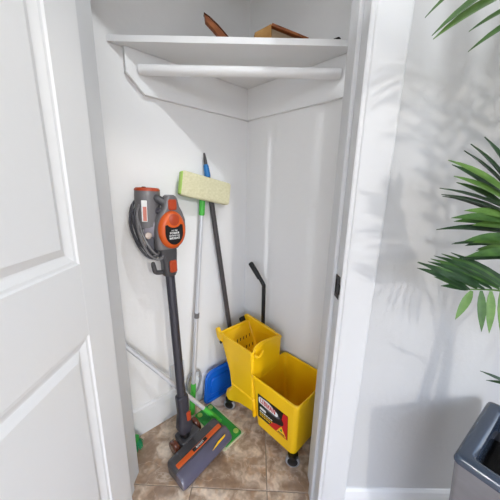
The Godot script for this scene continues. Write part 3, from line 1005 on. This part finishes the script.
	m.lathe([[0.012, -0.030], [0.034, -0.028], [0.040, -0.020], [0.040, 0.006], [0.034, 0.012], [0.012, 0.014]], 28, H * Transform3D(Basis(Vector3.UP, -0.35) * Basis(Vector3.RIGHT, PI / 2), Vector3(-0.566, 1.000, 0.122)))
	put("dust_cup", m, std(Color(0.52, 0.50, 0.535), 0.3), v)
	m = MB.new()
	m.lathe([[0.009, 0.0], [0.012, 0.004], [0.012, 0.014], [0.008, 0.017]], 18, H * Transform3D(Basis(Vector3.RIGHT, PI / 2), Vector3(-0.598, 0.985, 0.126)))
	put("filter_knob", m, MAT.white, v)
	m = MB.new()
	m.prism(round_poly([Vector2(-0.014, -0.026), Vector2(0.014, -0.026), Vector2(0.014, 0.026), Vector2(-0.014, 0.026)], 0.008), 0.0, 0.012, H * Transform3D(Basis(Vector3.UP, -0.3), Vector3(-0.588, 0.952, 0.124)), 0.003)
	put("cup_catch", m, MAT.tube_grey, v)
	# handle loop from the motor to the neck
	m = MB.new()
	m.tube(spline([Vector3(-0.572, 1.128, 0.10), Vector3(-0.556, 1.122, 0.125), Vector3(-0.538, 1.108, 0.140), Vector3(-0.516, 1.100, 0.146)], 5), 0.0155, 14, H)
	put("handle", m, MAT.grey, v)
	m = MB.new()
	m.tube(spline([Vector3(-0.562, 1.070, 0.118), Vector3(-0.546, 1.075, 0.135), Vector3(-0.532, 1.060, 0.140)], 5), 0.012, 12, H)
	put("trigger_guard", m, MAT.tube_grey, v)
	# wound cord
	for k in 9:
		m = MB.new()
		var w := 0.030 + 0.0042 * (k % 6)
		var hh := 0.084 + 0.007 * (k % 5)
		var path := []
		for i in 30:
			var an := TAU * i / 30.0
			var low := (1.0 - sin(an)) * 0.5
			path.append(Vector3(-0.600 - 0.0025 * (k % 3) + cos(an) * w + 0.030 * low, 0.990 + sin(an) * hh + 0.002 * k, 0.046 + 0.010 * ((k * 2) % 7) + 0.045 * low + 0.006 * sin(an * 2.0 + k)))
		m.tube(path, 0.0045, 8, H, true)
		put("cord", m, MAT.cable if k % 3 else MAT.light_grey, v)

# ---------------------------------------------------------------- mops, poles, dustpan
func dust_mop() -> void:
	var at := Vector3(-0.288, 0, -1.118)
	var t := thing("dust_mop", "upturned mop with cream fabric pad and silver green-gripped pole", "mop", at)
	var pc := Vector3(-0.213, 1.157, -1.230) + nL * 0.022 - xL * 0.012 - at
	var ax := Vector3(0.1895, -0.050, -0.1705).normalized()
	var az := (nL + Vector3(0, 0.10, 0)).normalized()
	var ay := az.cross(ax).normalized()
	az = ax.cross(ay).normalized()
	var P := Transform3D(Basis(ax, ay, az), pc)
	var m := MB.new()
	var rings := []
	for q in [[-0.014, 0.006], [-0.010, 0.0], [0.012, 0.0], [0.018, 0.007]]:
		var rr := rrect(-0.130 + q[1], 0.130 - q[1], -0.052 + q[1], 0.052 - q[1], 0.012, q[0], 4)
		var ring := PackedVector3Array()
		for p in rr: ring.append(Vector3(p.x, p.z, p.y))
		rings.append(ring)
	m.loft(rings, true, true, P)
	var pad := put("pad", m, MAT.cream, t)
	m = MB.new()
	m.box(Vector3(-0.128, 0, 0.002), Vector3(0.009, 0.098, 0.026), 0.004, P)
	put("edge_binding", m, MAT.lime, pad)
	m = MB.new()
	m.box(Vector3(0, 0, -0.019), Vector3(0.22, 0.07, 0.010), 0.004, P)
	put("back_plate", m, MAT.green, t)
	var top := pc - az * 0.024 - ay * 0.02
	var b := Vector3(0, 0.0, 0.0)
	var d := (top - b).normalized()
	m = MB.new()
	m.tube([top + d * 0.012, top - d * 0.04, top - d * 0.095, top - d * 0.10], [0.016, 0.014, 0.0135, 0.011], 16)
	put("collar", m, MAT.green, t)
	m = MB.new()
	m.tube([b + d * 0.16, b + d * 0.55, b + d * 0.552, top - d * 0.08], [0.0105, 0.0105, 0.009, 0.009], 14)
	put("pole", m, MAT.white_tube, t)
	m = MB.new()
	m.tube([b + d * 0.535, b + d * 0.56], [0.0125, 0.0125], 14)
	put("pole_lock", m, MAT.light_grey, t)
	m = MB.new()
	m.tube([b + d * 0.001, b + d * 0.008, b + d * 0.06, b + d * 0.17, b + d * 0.178], [0.011, 0.0145, 0.0150, 0.0135, 0.011], 16)
	put("grip", m, MAT.green, t)

func dark_pole() -> void:
	var at := Vector3(-0.057, 0, -1.345)
	var t := thing("broom_pole", "dark grey pole with a blue tip standing behind the bucket", "pole", at)
	var top := Vector3(-0.217, 1.302, -1.246) - at
	var d := top.normalized()
	var L := top.length()
	var m := MB.new()
	m.tube([d * 0.008, d * (L - 0.07)], 0.0128, 16)
	put("pole", m, MAT.pole, t)
	m = MB.new()
	m.tube([d * 0.28, d * 0.30, d * 0.355, d * 0.37], [0.021, 0.023, 0.015, 0.0135], 16)
	put("socket", m, MAT.black, t)
	m = MB.new()
	m.tube([d * (L - 0.09), d * (L - 0.085), d * (L - 0.042), d * (L - 0.034)], [0.0132, 0.0145, 0.0120, 0.009], 16)
	put("tip_collar", m, MAT.tip_blue, t)
	m = MB.new()
	m.tube([d * (L - 0.04), d * (L - 0.02), d * (L + 0.012), d * (L + 0.016)], [0.0085, 0.0080, 0.0050, 0.003], 14)
	put("tip", m, MAT.pole, t)
	m = MB.new()
	m.tube([Vector3.ZERO, d * 0.012], 0.0145, 14)
	put("foot", m, MAT.black, t)

func flat_mop() -> void:
	var at := Vector3(-0.145, 0, -1.050)
	var t := thing("flat_mop", "flat floor mop with green head and silver handle under the vacuum", "mop", at)
	# head axes on the floor
	var ax := Vector3(0.735, 0, 0.678)
	var az := Vector3(-0.678, 0, 0.735)
	var P := Transform3D(Basis(ax, Vector3.UP, az), Vector3.ZERO)
	var m := MB.new()
	m.loft([rrect(-0.122, 0.122, -0.062, 0.062, 0.008, 0.0), rrect(-0.126, 0.126, -0.066, 0.066, 0.010, 0.004), rrect(-0.126, 0.126, -0.066, 0.066, 0.010, 0.008), rrect(-0.122, 0.122, -0.062, 0.062, 0.008, 0.011)], true, true, P)
	put("pad", m, MAT.cream, t)
	m = MB.new()
	m.loft([rrect(-0.121, 0.121, -0.053, 0.053, 0.010, 0.011), rrect(-0.121, 0.121, -0.053, 0.053, 0.010, 0.017), rrect(-0.113, 0.113, -0.046, 0.046, 0.010, 0.020)], true, true, P)
	put("head_plate", m, MAT.deep_green, t)
	for q in [[-0.098, -0.034], [0.098, -0.034], [-0.098, 0.034], [0.098, 0.034]]:
		m = MB.new()
		m.lathe([[0.013, 0.019], [0.013, 0.0225], [0.008, 0.0235]], 16, P * Transform3D(Basis.IDENTITY, Vector3(q[0], 0, q[1])))
		put("cloth_gripper", m, MAT.lime, t)
	# joint and handle
	var j := P * Vector3(-0.012, 0.032, -0.006)
	var top := Vector3(-0.553, 0.578, -0.928) - at
	var d := (top - j).normalized()
	m = MB.new()
	m.box(Vector3(-0.012, 0.026, -0.006), Vector3(0.050, 0.016, 0.034), 0.005, P)
	m.tube([j - d * 0.005, j + d * 0.03, j + d * 0.10, j + d * 0.105], [0.014, 0.014, 0.012, 0.010], 14)
	put("joint", m, MAT.green, t)
	m = MB.new()
	m.tube([j + d * 0.09, top], 0.0098, 14)
	put("handle", m, MAT.white_tube, t)

func dustpan() -> void:
	var at := K - xL * 0.215 + nL * 0.045
	var t := thing("dustpan", "bright blue plastic dustpan propped between bucket and closet wall", "dustpan", at)
	var P := Transform3D(Basis(xL, Vector3(0, 0.985, 0) - nL * 0.12, nL + Vector3(0, 0.12, 0)).orthonormalized(), Vector3.ZERO)
	var o := round_poly([Vector2(-0.112, 0.004), Vector2(-0.086, 0.150), Vector2(-0.06, 0.170), Vector2(0.08, 0.170), Vector2(0.112, 0.150), Vector2(0.125, 0.004)], 0.028, 5)
	var m := MB.new()
	m.prism(o, 0.0, 0.010, P, 0.003)
	put("tray", m, MAT.blue, t)
	m = MB.new()
	var rings := []
	var path := []
	for k in range(0, o.size()): path.append(Vector3(o[k].x, o[k].y, 0.014))
	m.tube(path, 0.009, 8, P, true)
	put("rim", m, MAT.blue, t)
	m = MB.new()
	m.prism(round_poly([Vector2(-0.075, 0.035), Vector2(-0.060, 0.125), Vector2(0.07, 0.125), Vector2(0.085, 0.035)], 0.02), 0.006, 0.020, P, 0.005)
	put("raised_panel", m, MAT.blue, t)

func small_things() -> void:
	# white wall plate
	var p := K - xL * 0.452 + Vector3(0, 0.232, 0)
	var t := thing("wall_plate", "white blank outlet cover plate low on the closet wall", "outlet", p)
	var m := MB.new()
	m.box(Vector3(0, 0, 0.004), Vector3(0.078, 0.125, 0.007), 0.003, Transform3D(Basis(xL, Vector3.UP, nL), Vector3.ZERO))
	put("plate", m, MAT.trim, t)
	for sy: float in [-0.045, 0.045]:
		m = MB.new()
		m.lathe([[0.0035, 0.0], [0.0035, 0.0012], [0.002, 0.0016]], 10, Transform3D(Basis(xL, nL, -Vector3.UP), nL * 0.0075 + Vector3(0, sy, 0)))
		put("screw", m, MAT.light_grey, t)
	# grey loop clip
	p = K - xL * 0.369 + Vector3(0, 0.150, 0) + nL * 0.02
	t = thing("hanging_loop", "grey plastic hanging loop behind the green mop grip", "loop", p)
	var path := []
	for q in round_poly([Vector2(-0.040, -0.075), Vector2(0.020, -0.072), Vector2(0.046, 0.0), Vector2(0.034, 0.058), Vector2(-0.026, 0.050), Vector2(-0.046, -0.02)], 0.024, 5): path.append(Vector3(q.x, q.y, 0.0))
	m = MB.new()
	m.tube(path, 0.0060, 8, Transform3D(Basis(xL, Vector3.UP, nL), Vector3.ZERO), true)
	put("loop", m, MAT.pale_grey, t)
	m = MB.new()
	m.box(Vector3(-0.030, -0.076, 0.0), Vector3(0.050, 0.012, 0.012), 0.003, Transform3D(Basis(xL, Vector3.UP, nL), Vector3.ZERO))
	put("clasp", m, MAT.pale_grey, t)
	# green brush behind the jamb
	var c := Vector3(-0.522, 0.0, -0.935)
	t = thing("scrub_brush", "green bristle brush on the floor behind the hinge-side jamb", "brush", c)
	m = MB.new()
	m.loft([rrect(-0.030, 0.030, -0.014, 0.014, 0.010, 0.034), rrect(-0.034, 0.034, -0.017, 0.017, 0.012, 0.040), rrect(-0.034, 0.034, -0.017, 0.017, 0.012, 0.052), rrect(-0.028, 0.028, -0.012, 0.012, 0.010, 0.057)])
	put("block", m, MAT.deep_green, t)
	m = MB.new()
	var rng := RandomNumberGenerator.new()
	rng.seed = 5
	for k in 260:
		var a := Vector3(rng.randf_range(-0.030, 0.034), 0.036, rng.randf_range(-0.016, 0.016))
		var e := Vector3(a.x * 1.45 + rng.randf_range(-0.004, 0.006), 0.001 + rng.randf() * 0.012, a.z * 1.7)
		m.tube([a, a.lerp(e, 0.5) + Vector3(0.003, 0.002, 0), e], 0.0011, 4)
	tag(put("bristles", m, MAT.bristle, t), "green bristles", "", "", "stuff")

# ---------------------------------------------------------------- the palm
func planter() -> void:
	var S := 0.303
	var t := thing("planter", "tall square grey planter with dark glossy rim", "planter", Vector3(0.711, 0, -0.457), atan2(0.584, 0.812))
	var h := S / 2
	var Y := 0.55
	var m := MB.new()
	shell_tub(m, [rrect(-h + 0.036, h - 0.036, -h + 0.036, h - 0.036, 0.010, 0.0), rrect(-h + 0.034, h - 0.034, -h + 0.034, h - 0.034, 0.012, 0.006), rrect(-h + 0.003, h - 0.003, -h + 0.003, h - 0.003, 0.014, Y - 0.022), rrect(-h + 0.004, h - 0.004, -h + 0.004, h - 0.004, 0.014, Y - 0.016)],
		[rrect(-h + 0.045, h - 0.045, -h + 0.045, h - 0.045, 0.010, 0.30), rrect(-h + 0.022, h - 0.022, -h + 0.022, h - 0.022, 0.012, Y - 0.018)])
	put("pot", m, MAT.planter, t)
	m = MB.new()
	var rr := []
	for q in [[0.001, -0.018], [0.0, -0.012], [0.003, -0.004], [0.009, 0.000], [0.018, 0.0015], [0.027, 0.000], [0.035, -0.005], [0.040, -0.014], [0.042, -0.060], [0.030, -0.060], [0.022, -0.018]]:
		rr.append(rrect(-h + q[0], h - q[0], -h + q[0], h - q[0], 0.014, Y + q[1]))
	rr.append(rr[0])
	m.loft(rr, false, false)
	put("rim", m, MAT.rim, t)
	m = MB.new()
	m.loft([rrect(-h + 0.040, h - 0.040, -h + 0.040, h - 0.040, 0.010, 0.38), rrect(-h + 0.038, h - 0.038, -h + 0.038, h - 0.038, 0.010, 0.455), rrect(-0.04, 0.04, -0.04, 0.04, 0.02, 0.462)])
	put("soil", m, MAT.soil, t)

func leaflet(base: Vector3, tip: Vector3, width: float, sag: float, face: Vector3) -> MB:
	var m := MB.new()
	var d := (tip - base)
	var L := d.length()
	var side := d.cross(face).normalized()
	var up := side.cross(d).normalized()
	var N := 7
	var prof := [0.30, 0.78, 1.0, 0.96, 0.78, 0.46, 0.04]
	var rings := []
	for i in N:
		var s := float(i) / (N - 1)
		var c := base + d * s + Vector3(0, sag * L * (s * (1.0 - s)) * 1.6, 0)
		var w: float = width * 0.5 * prof[i]
		var fold := w * 0.38
		var th := 0.0006
		rings.append(PackedVector3Array([c - side * w + up * fold, c - side * w * 0.5 + up * (fold * 0.42), c - up * th, c + side * w * 0.5 + up * (fold * 0.42), c + side * w + up * fold, c + side * w * 0.5 + up * (fold * 0.42 + th * 1.6), c + up * th * 2.0, c - side * w * 0.5 + up * (fold * 0.42 + th * 1.6)]))
	m.loft(rings, true, true, Transform3D.IDENTITY, 0.5)
	return m

func frond(parent: Node3D, path: Array, leaves: Array, r0 := 0.0045) -> void:
	var o := parent.position
	var p := []
	for q in spline(path, 6): p.append(q - o)
	var rad := []
	for k in p.size(): rad.append(lerpf(r0, 0.0012, float(k) / (p.size() - 1)))
	var m := MB.new()
	m.tube(p, rad, 8)
	var f := put("frond", m, MAT.leaf[1], parent)
	for l in leaves:
		put("leaflet", leaflet(l[0] - o, l[1] - o, l[2] * 1.35, l[3], l[4]), MAT.leaf[l[5]], f)

func feather(parent: Node3D, path: Array, n: int, length: float, sd: int, face: Vector3) -> void:
	# a whole feather-shaped frond: leaflets along both sides of the midrib
	var rng := RandomNumberGenerator.new()
	rng.seed = sd
	var c := spline(path, 8)
	var leaves := []
	for i in n:
		var s := 0.30 + 0.70 * i / (n - 1.0)
		var k := mini(int(s * (c.size() - 1)), c.size() - 2)
		var at: Vector3 = c[k].lerp(c[k + 1], s * (c.size() - 1) - k)
		var d: Vector3 = (c[k + 1] - c[k]).normalized()
		var side := d.cross(face).normalized()
		for sg: float in [-1.0, 1.0]:
			var l := length * (0.55 + 0.45 * sin(PI * (s - 0.2) / 0.95)) * rng.randf_range(0.9, 1.1)
			var tip := at + (side * sg * 0.80 + d * (0.45 + 0.5 * s) + Vector3(0, -0.20, 0)).normalized() * l
			leaves.append([at, tip, rng.randf_range(0.013, 0.018), 0.12, face, rng.randi() % 3])
	frond(parent, path, leaves)

func palm() -> void:
	var at := Vector3(0.711, 0.46, -0.457)
	var t := thing("potted_palm", "green feather palm growing in the grey planter", "plant", at)
	var crown := Vector3(0.705, 0.80, -0.455)
	for k in 4:
		var m := MB.new()
		var a := TAU * k / 4.0 + 0.6
		var o := Vector3(cos(a), 0, sin(a))
		m.tube(spline([o * 0.045 + Vector3(0, -0.01, 0), o * 0.035 + Vector3(0, 0.15, 0), o * 0.020 + Vector3(0, 0.36, 0)], 4), [0.012, 0.012, 0.0118, 0.0115, 0.011, 0.0105, 0.010, 0.009, 0.008], 10)
		put("stem", m, MAT.bark, t)
	var f := Vector3(-0.45, 0.35, 0.82)
	# the lowest frond, reaching left with hanging leaflets and a closed tip
	var r3 := [crown + Vector3(0, -0.10, 0), Vector3(0.640, 0.905, -0.490), Vector3(0.588, 0.944, -0.510), Vector3(0.540, 0.960, -0.520), Vector3(0.465, 0.961, -0.522)]
	var fu := Vector3(-0.1, 0.75, 0.65)
	frond(t, r3, [
		[Vector3(0.474, 0.961, -0.521), Vector3(0.359, 1.018, -0.530), 0.013, 0.05, fu, 2], [Vector3(0.466, 0.961, -0.522), Vector3(0.353, 1.007, -0.520), 0.014, 0.08, fu, 2],
		[Vector3(0.490, 0.963, -0.521), Vector3(0.368, 1.012, -0.545), 0.014, 0.08, fu, 0], [Vector3(0.505, 0.963, -0.520), Vector3(0.376, 0.999, -0.535), 0.014, 0.10, fu, 2],
		[Vector3(0.466, 0.960, -0.522), Vector3(0.388, 0.990, -0.515), 0.011, 0.05, fu, 0], [Vector3(0.470, 0.960, -0.522), Vector3(0.402, 0.972, -0.510), 0.010, 0.05, fu, 2],
		[Vector3(0.520, 0.964, -0.520), Vector3(0.398, 1.012, -0.555), 0.014, 0.10, fu, 2], [Vector3(0.535, 0.964, -0.518), Vector3(0.410, 1.016, -0.565), 0.015, 0.10, fu, 0],
		[Vector3(0.550, 0.962, -0.517), Vector3(0.420, 1.022, -0.570), 0.015, 0.12, fu, 2], [Vector3(0.565, 0.955, -0.515), Vector3(0.440, 1.026, -0.575), 0.015, 0.12, fu, 0], [Vector3(0.580, 0.950, -0.512), Vector3(0.465, 1.028, -0.580), 0.016, 0.12, fu, 2],
		[Vector3(0.480, 0.958, -0.521), Vector3(0.444, 0.898, -0.505), 0.012, 0.02, f, 1], [Vector3(0.500, 0.959, -0.521), Vector3(0.502, 0.873, -0.500), 0.0115, 0.0, f, 0],
		[Vector3(0.520, 0.959, -0.520), Vector3(0.517, 0.871, -0.498), 0.012, 0.0, f, 1], [Vector3(0.541, 0.960, -0.519), Vector3(0.551, 0.848, -0.495), 0.013, 0.0, f, 1],
		[Vector3(0.562, 0.953, -0.516), Vector3(0.580, 0.846, -0.490), 0.018, 0.0, f, 0], [Vector3(0.585, 0.945, -0.512), Vector3(0.606, 0.842, -0.485), 0.018, 0.0, f, 1]])
	# the frond above it, a fan of leaflets pointing left
	var z := -0.500
	var r2 := [crown, Vector3(0.600, 0.985, -0.480), Vector3(0.535, 1.060, -0.490), Vector3(0.498, 1.130, -0.498), Vector3(0.490, 1.200, -0.500)]
	var l2 := []
	for q in [[0.435, 1.266, 0.490, 1.182, 0.015, 2], [0.412, 1.253, 0.488, 1.170, 0.015, 2], [0.402, 1.241, 0.489, 1.163, 0.013, 2], [0.361, 1.221, 0.492, 1.155, 0.016, 1], [0.377, 1.193, 0.494, 1.143, 0.014, 1], [0.369, 1.171, 0.497, 1.130, 0.013, 2], [0.375, 1.159, 0.499, 1.122, 0.014, 2], [0.372, 1.117, 0.504, 1.108, 0.015, 0], [0.410, 1.130, 0.502, 1.116, 0.015, 1], [0.378, 1.089, 0.512, 1.092, 0.014, 2], [0.432, 1.102, 0.510, 1.100, 0.015, 1], [0.405, 1.074, 0.520, 1.078, 0.014, 0], [0.415, 1.060, 0.530, 1.064, 0.014, 2], [0.440, 1.068, 0.525, 1.071, 0.016, 1], [0.416, 1.044, 0.545, 1.048, 0.016, 0], [0.450, 1.052, 0.540, 1.056, 0.015, 1], [0.430, 1.028, 0.560, 1.034, 0.016, 2], [0.455, 1.232, 0.490, 1.190, 0.016, 1], [0.468, 1.268, 0.490, 1.200, 0.014, 2]]:
		l2.append([Vector3(q[2], q[3], z + 0.004), Vector3(q[0], q[1], z - 0.02 * (q[5] - 1)), q[4], 0.10, Vector3(-0.15, 0.70, 0.70) if q[5] != 2 else Vector3(-0.2, 0.9, 0.35), q[5]])
	for k in range(3, 16):
		var q: Array = l2[k].duplicate()
		q[0] += Vector3(0.012, -0.008, -0.020); q[1] += Vector3(0.034, -0.004 - 0.006 * (k % 3), -0.035); q[5] = [2, 0, 2][k % 3]
		l2.append(q)
	frond(t, r2, l2)
	# the tall frond at the top, arching over with drooping leaflets
	var r1 := [crown, Vector3(0.640, 1.10, -0.44), Vector3(0.560, 1.36, -0.45), Vector3(0.480, 1.48, -0.48), Vector3(0.400, 1.53, -0.50), Vector3(0.330, 1.54, -0.51)]
	var l1 := []
	for q in [[0.279, 1.441, 0.350, 1.500, 0.008, 0], [0.295, 1.416, 0.400, 1.492, 0.013, 0], [0.298, 1.411, 0.425, 1.482, 0.019, 1], [0.355, 1.423, 0.445, 1.466, 0.011, 0], [0.360, 1.394, 0.455, 1.452, 0.011, 0], [0.300, 1.47, 0.345, 1.520, 0.012, 2], [0.420, 1.37, 0.500, 1.450, 0.013, 1], [0.46, 1.33, 0.54, 1.40, 0.014, 0]]:
		l1.append([Vector3(q[2], q[3], -0.495), Vector3(q[0], q[1], -0.500), q[4], 0.12, Vector3(-0.2, 0.75, 0.62), q[5]])
	frond(t, r1, l1)
	# one thin leaflet low in the pot
	frond(t, [crown + Vector3(0, -0.12, 0), Vector3(0.63, 0.735, -0.49), Vector3(0.600, 0.742, -0.497)], [[Vector3(0.600, 0.742, -0.497), Vector3(0.521, 0.776, -0.500), 0.009, 0.0, Vector3(0, 0.95, 0.3), 2], [Vector3(0.606, 0.742, -0.497), Vector3(0.540, 0.752, -0.500), 0.007, 0.0, Vector3(0, 0.95, 0.3), 2]], 0.003)
	# the rest of the crown, right of the frame
	feather(t, [crown, Vector3(0.76, 1.12, -0.40), Vector3(0.92, 1.34, -0.30), Vector3(1.06, 1.44, -0.18)], 13, 0.20, 61, Vector3(-0.4, 0.5, -0.7))
	feather(t, [crown, Vector3(0.86, 1.05, -0.50), Vector3(1.02, 1.22, -0.54), Vector3(1.16, 1.24, -0.58)], 13, 0.20, 62, Vector3(0, 1, 0))
	feather(t, [crown, Vector3(0.80, 1.14, -0.52), Vector3(0.88, 1.42, -0.56), Vector3(0.94, 1.60, -0.58)], 13, 0.19, 63, Vector3(0.5, 0.4, -0.7))
	feather(t, [crown, Vector3(0.82, 1.00, -0.36), Vector3(0.94, 1.12, -0.22), Vector3(1.04, 1.12, -0.08)], 12, 0.19, 64, Vector3(0, 1, 0.1))
	feather(t, [crown, Vector3(0.67, 1.12, -0.43), Vector3(0.62, 1.36, -0.43), Vector3(0.565, 1.53, -0.44)], 11, 0.13, 81, Vector3(-0.3, 0.3, 0.9))
	feather(t, [crown, Vector3(0.73, 1.12, -0.47), Vector3(0.70, 1.34, -0.50), Vector3(0.64, 1.56, -0.52)], 11, 0.13, 82, Vector3(-0.3, 0.3, 0.9))
	# taller fronds above the frame
	var tops := [Vector3(0.55, 1.86, -0.40), Vector3(0.72, 2.02, -0.46), Vector3(0.44, 1.78, -0.30), Vector3(0.90, 1.88, -0.40), Vector3(0.52, 2.05, -0.26)]
	for k in tops.size():
		var e: Vector3 = tops[k]
		var mid := crown.lerp(e, 0.55) + Vector3(0.05, 0.10, 0.02)
		feather(t, [crown, mid, crown.lerp(e, 0.85) + Vector3(0.02, 0.08, 0), e], 14, 0.20, 70 + k, Vector3(0.2, 0.7, 0.5))
